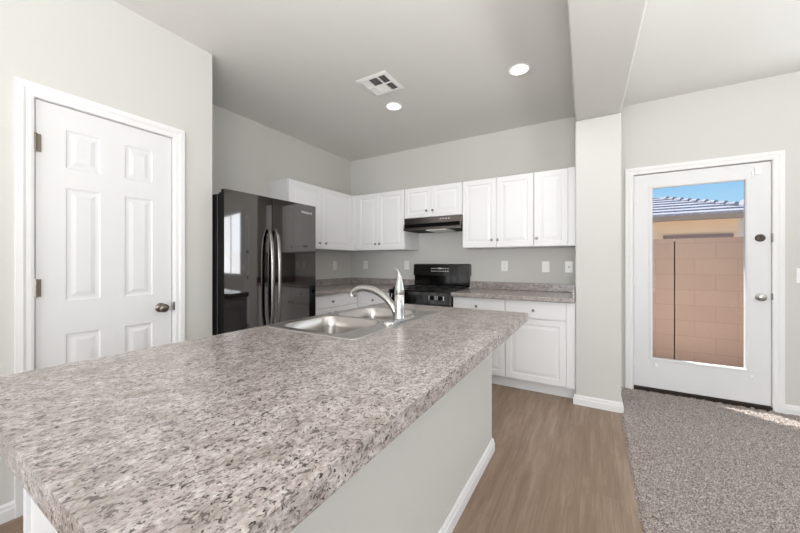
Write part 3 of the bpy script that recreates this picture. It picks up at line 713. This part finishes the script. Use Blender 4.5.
# ------------------------------------------------------------------ outlets and switches
def plate(name, label, kind, loc, rotz=0, w_=0.074, group=None):
    t = thing(name, label, 'light switch' if kind == 'rocker' else 'outlet', loc, rotz, group); h = 0.117
    bx('cover_plate', M['plastic'], t, -w_ / 2, w_ / 2, -0.006, -0.0005, -h / 2, h / 2, bevel=0.002)
    if kind == 'duplex':
        for z in (-0.02, 0.02):
            bm = bmesh.new(); ring_loft(bm, [[(x, y, zz + z) for x, zz, _ in rrect(-0.0165, 0.0165, -0.014, 0.014, 0.008, 0, 4)] for y in (-0.0055, -0.008)])
            s = obj('socket', bm, M['plastic'], t)
            bx('slots', M['darkhole'], s, (-0.0075, -0.0055, -0.0084, -0.0079, z - 0.004, z + 0.005), (0.0055, 0.0075, -0.0084, -0.0079, z - 0.004, z + 0.005), (-0.0018, 0.0018, -0.0084, -0.0079, z - 0.011, z - 0.0075))
    elif kind == 'rocker':
        bx('rocker', M['plastic'], t, -0.0165, 0.0165, -0.0095, -0.0055, -0.033, 0.033, bevel=0.002)
    elif kind == 'toggle2':
        for x in (-0.023, 0.023): bx('rocker', M['plastic'], t, x - 0.0165, x + 0.0165, -0.0095, -0.0055, -0.033, 0.033, bevel=0.002)
    else:
        bm = bmesh.new(); lathe(bm, [(0.006, -0.0055), (0.006, -0.010), (0.002, -0.0105)], (0, 0, 0), 'Y', 14); k = obj('jack', bm, M['darkhole'], t); k['label'] = 'dark round jack'
    return t
G = 'white wall plates'
plate('outlet', 'white duplex outlet nearest the stove on its right side', 'duplex', (-0.879, YB, 1.185), 0, 0.074, G)
plate('light_switch', 'white rocker switch above the right countertop', 'rocker', (-0.443, YB, 1.177), 0, 0.074, G)
plate('outlet', 'white plate with one dark jack beside the wall stub', 'jack', (-0.219, YB, 1.177), 0, 0.074, G)
plate('outlet', 'white duplex outlet on the back wall just right of the kitchen corner', 'duplex', (-2.865, YB, 1.186), 0, 0.074, G)
plate('outlet', 'white duplex outlet on the back wall just left of the stove', 'duplex', (-2.175, YB, 1.186), 0, 0.074, G)
plate('outlet', 'white duplex outlet on the left wall beside the fridge', 'duplex', (XA, 3.478, 1.180), RX, 0.074, G)
plate('light_switch', 'white double switch right of the glass door', 'toggle2', (1.449, YB, 1.120), 0, 0.118, G)

# ------------------------------------------------------------------ ceiling vent and recessed lights
cv = thing('ceiling_vent', 'white square ceiling air vent with slats', 'vent', (-1.566, 2.303, ZC)); hs, ins = 0.150, 0.118
bm = bmesh.new(); rings = []
for s_, z in ((hs, -0.001), (hs, -0.004), (ins, -0.010), (ins, -0.001)): rings.append([(-s_, -s_, z), (s_, -s_, z), (s_, s_, z), (-s_, s_, z)])
ring_loft(bm, rings, True, False, False); obj('frame', bm, M['plastic'], cv)
bx('duct_shade_plate', M['darkhole'], cv, -ins, ins, -ins, ins, -0.0022, -0.0006)  # dark plate below the ceiling, its colour stands in for duct shade
bx('divider', M['plastic'], cv, (-0.050, -0.043, -ins, ins, -0.011, -0.003), (0.043, 0.050, -ins, ins, -0.011, -0.003), (-ins, -0.0505, -0.004, 0.004, -0.011, -0.003), (-0.0425, 0.0425, -0.004, 0.004, -0.011, -0.003), (0.0505, ins, -0.004, 0.004, -0.011, -0.003))
for x0, x1, ydir, way in ((-ins, -0.050, -1, (-1, 0)), (-ins, -0.050, 1, (-1, 0)), (-0.043, 0.043, -1, (0, -1)), (-0.043, 0.043, 1, (0, 1)), (0.050, ins, -1, (1, 0)), (0.050, ins, 1, (1, 0))):
    y0, y1 = sorted((ydir * 0.004, ydir * ins)); th, run = 0.0026, 0.0100
    span = (x0, x1) if way[0] else (y0, y1); cnt = int((span[1] - span[0]) / 0.018); stp = (span[1] - span[0]) / cnt; sg = way[0] or way[1]
    for k in range(cnt):
        c = span[0] + stp * (k + 0.5); a, b_ = c - sg * run / 2, c + sg * run / 2
        bm = bmesh.new(); pr = [(b_, -0.0108), (b_ + th, -0.0108), (a + th, -0.0026), (a, -0.0026)]
        if way[0]: ring_loft(bm, [[(q, y, z) for q, z in pr] for y in (y0 + 0.0005, y1 - 0.0005)])
        else: ring_loft(bm, [[(x, q, z) for q, z in pr] for x in (x0 + 0.0005, x1 - 0.0005)])
        obj('slat', bm, M['plastic'], cv)
for (cx, cy, r), lab in zip(LIGHTS, ('lit round recessed ceiling light beside the ceiling vent', 'lit round recessed ceiling light nearest the dropped beam')):
    t = thing('recessed_light', lab, 'ceiling light', (cx, cy, ZC), 0, 'recessed ceiling lights')
    bm = bmesh.new(); lathe(bm, [(r - 0.001, 0.0), (r + 0.013, -0.001), (r + 0.012, -0.005), (r - 0.002, -0.005), (r - 0.012, 0.055)], (0, 0, 0), 'Z', 36, False, False); obj('trim_ring', bm, M['plastic'], t, smooth=True)
    bm = bmesh.new(); lathe(bm, [(r - 0.013, 0.050), (r - 0.013, 0.056)], (0, 0, 0), 'Z', 36); obj('lens', bm, M['lens'], t)
    l_ = light('recessed_lamp', 'SPOT', (cx, cy, ZC + 0.04), (0, 0, -1), 17, (1, 0.98, 0.96), spot_size=math.radians(140), spot_blend=0.6, shadow_soft_size=0.05)

# ------------------------------------------------------------------ outside
struct(bx('ground_outside', M['dirt'], None, -20, 20, -20, 30, -0.35, -0.15), 'tan gravel ground around the house', 'ground')
BWY, BWZ = 5.6, 1.540
t = thing('block_wall', 'tan concrete block yard wall seen through the glass door', 'wall', (0.931, BWY, -0.15))
bx('wall_section', M['block'], t, (-6.0, -0.0065, 0, 0.15, 0, BWZ + 0.15)); bx('wall_section', M['block'], t, (0.0065, 8.0, 0, 0.15, 0, BWZ + 0.15)); bx('joint_filler', M['darkhole'], t, -0.0065, 0.0065, 0.03, 0.12, 0, BWZ + 0.12)

nh = thing('neighbor_house', 'peach stucco house with a grey tile roof beyond the block wall', 'house', (0, 10.9, -0.15))
def nl(p): return (p[0], p[1] - 10.9, p[2] + 0.15)
bx('stucco_wall', M['stucco'], nh, -9, 3.0, 0, 3.2, 0, 2.55)
bx('window_head', M['greytrim'], nh, 1.58, 2.91, -0.05, 0.0, 1.98, 2.07)
k = bx('side_wall', M['whitewall'], nh, 3.002, 9, 0.35, 3.2, 0, 2.5); k['label'] = 'white wall beyond the peach corner'
EZ, EY, SL = 2.39, 10.4, 0.305
bx('fascia', M['fascia'], nh, -9.5, 6.5, -0.53, -0.49, 2.27 + 0.15, EZ + 0.145)
bx('soffit', M['fascia'], nh, -9.5, 6.5, -0.489, 0.0, 2.29 + 0.15, 2.31 + 0.15)
P1, P2 = Vector((1.83, 13.16, 3.215)), Vector((2.97, 11.0, 2.585))
def hip_x(y): return P1.x + (P2.x - P1.x) * (y - P1.y) / (P2.y - P1.y)
bm = bmesh.new(); nrow = 7; dy = (13.16 - EY + 0.1) / nrow
for i in range(nrow):
    y0 = EY - 0.1 + i * dy; y1 = y0 + dy + 0.04; b0 = EZ + (y0 - EY) * SL + 0.06; b1 = EZ + (y1 - EY) * SL + 0.02
    xr0 = hip_x(y0) if y0 > 11.0 else 6.5; xr1 = hip_x(min(y1, 13.16)) if y1 > 11.05 else 6.5
    ring_loft(bm, [[nl((-9.5, y0, b0 - 0.06)), nl((-9.5, y0, b0)), nl((-9.5, y1, b1)), nl((-9.5, y1, b1 - 0.06))], [nl((xr0, y0, b0 - 0.06)), nl((xr0, y0, b0)), nl((xr1, y1, b1)), nl((xr1, y1, b1 - 0.06))]])
rf = obj('tile_roof', bm, M['tile'], nh)
bm = bmesh.new(); A = [nl(p) for p in ((2.97, 11.0, 2.62), (6.5, 11.0, 2.62), (6.5, 13.4, 3.47), (4.1, 13.2, 3.40))]
ring_loft(bm, [A, [(x, y, z - 0.06) for x, y, z in A]]); obj('tile_roof', bm, M['tile'], nh)
d_ = (P2 - P1); nt = 9
for i in range(nt):
    a = P1 + d_ * (i / nt) + Vector((0, 0, 0.03)); b_ = P1 + d_ * ((i + 1.15) / nt) + Vector((0, 0, 0.03))
    bm = bmesh.new(); tube(bm, [nl(a), nl(b_ + Vector((0, 0, 0.045)))], [0.035, 0.06], 12); obj('ridge_tile', bm, M['tile'], nh, smooth=True)
for i in range(6):
    a = Vector((1.83 - i * 0.42, 13.16, 3.245)); bm = bmesh.new(); tube(bm, [nl(a), nl(a + Vector((-0.46, 0, 0.03)))], [0.035, 0.06], 12); obj('ridge_tile', bm, M['tile'], nh, smooth=True)
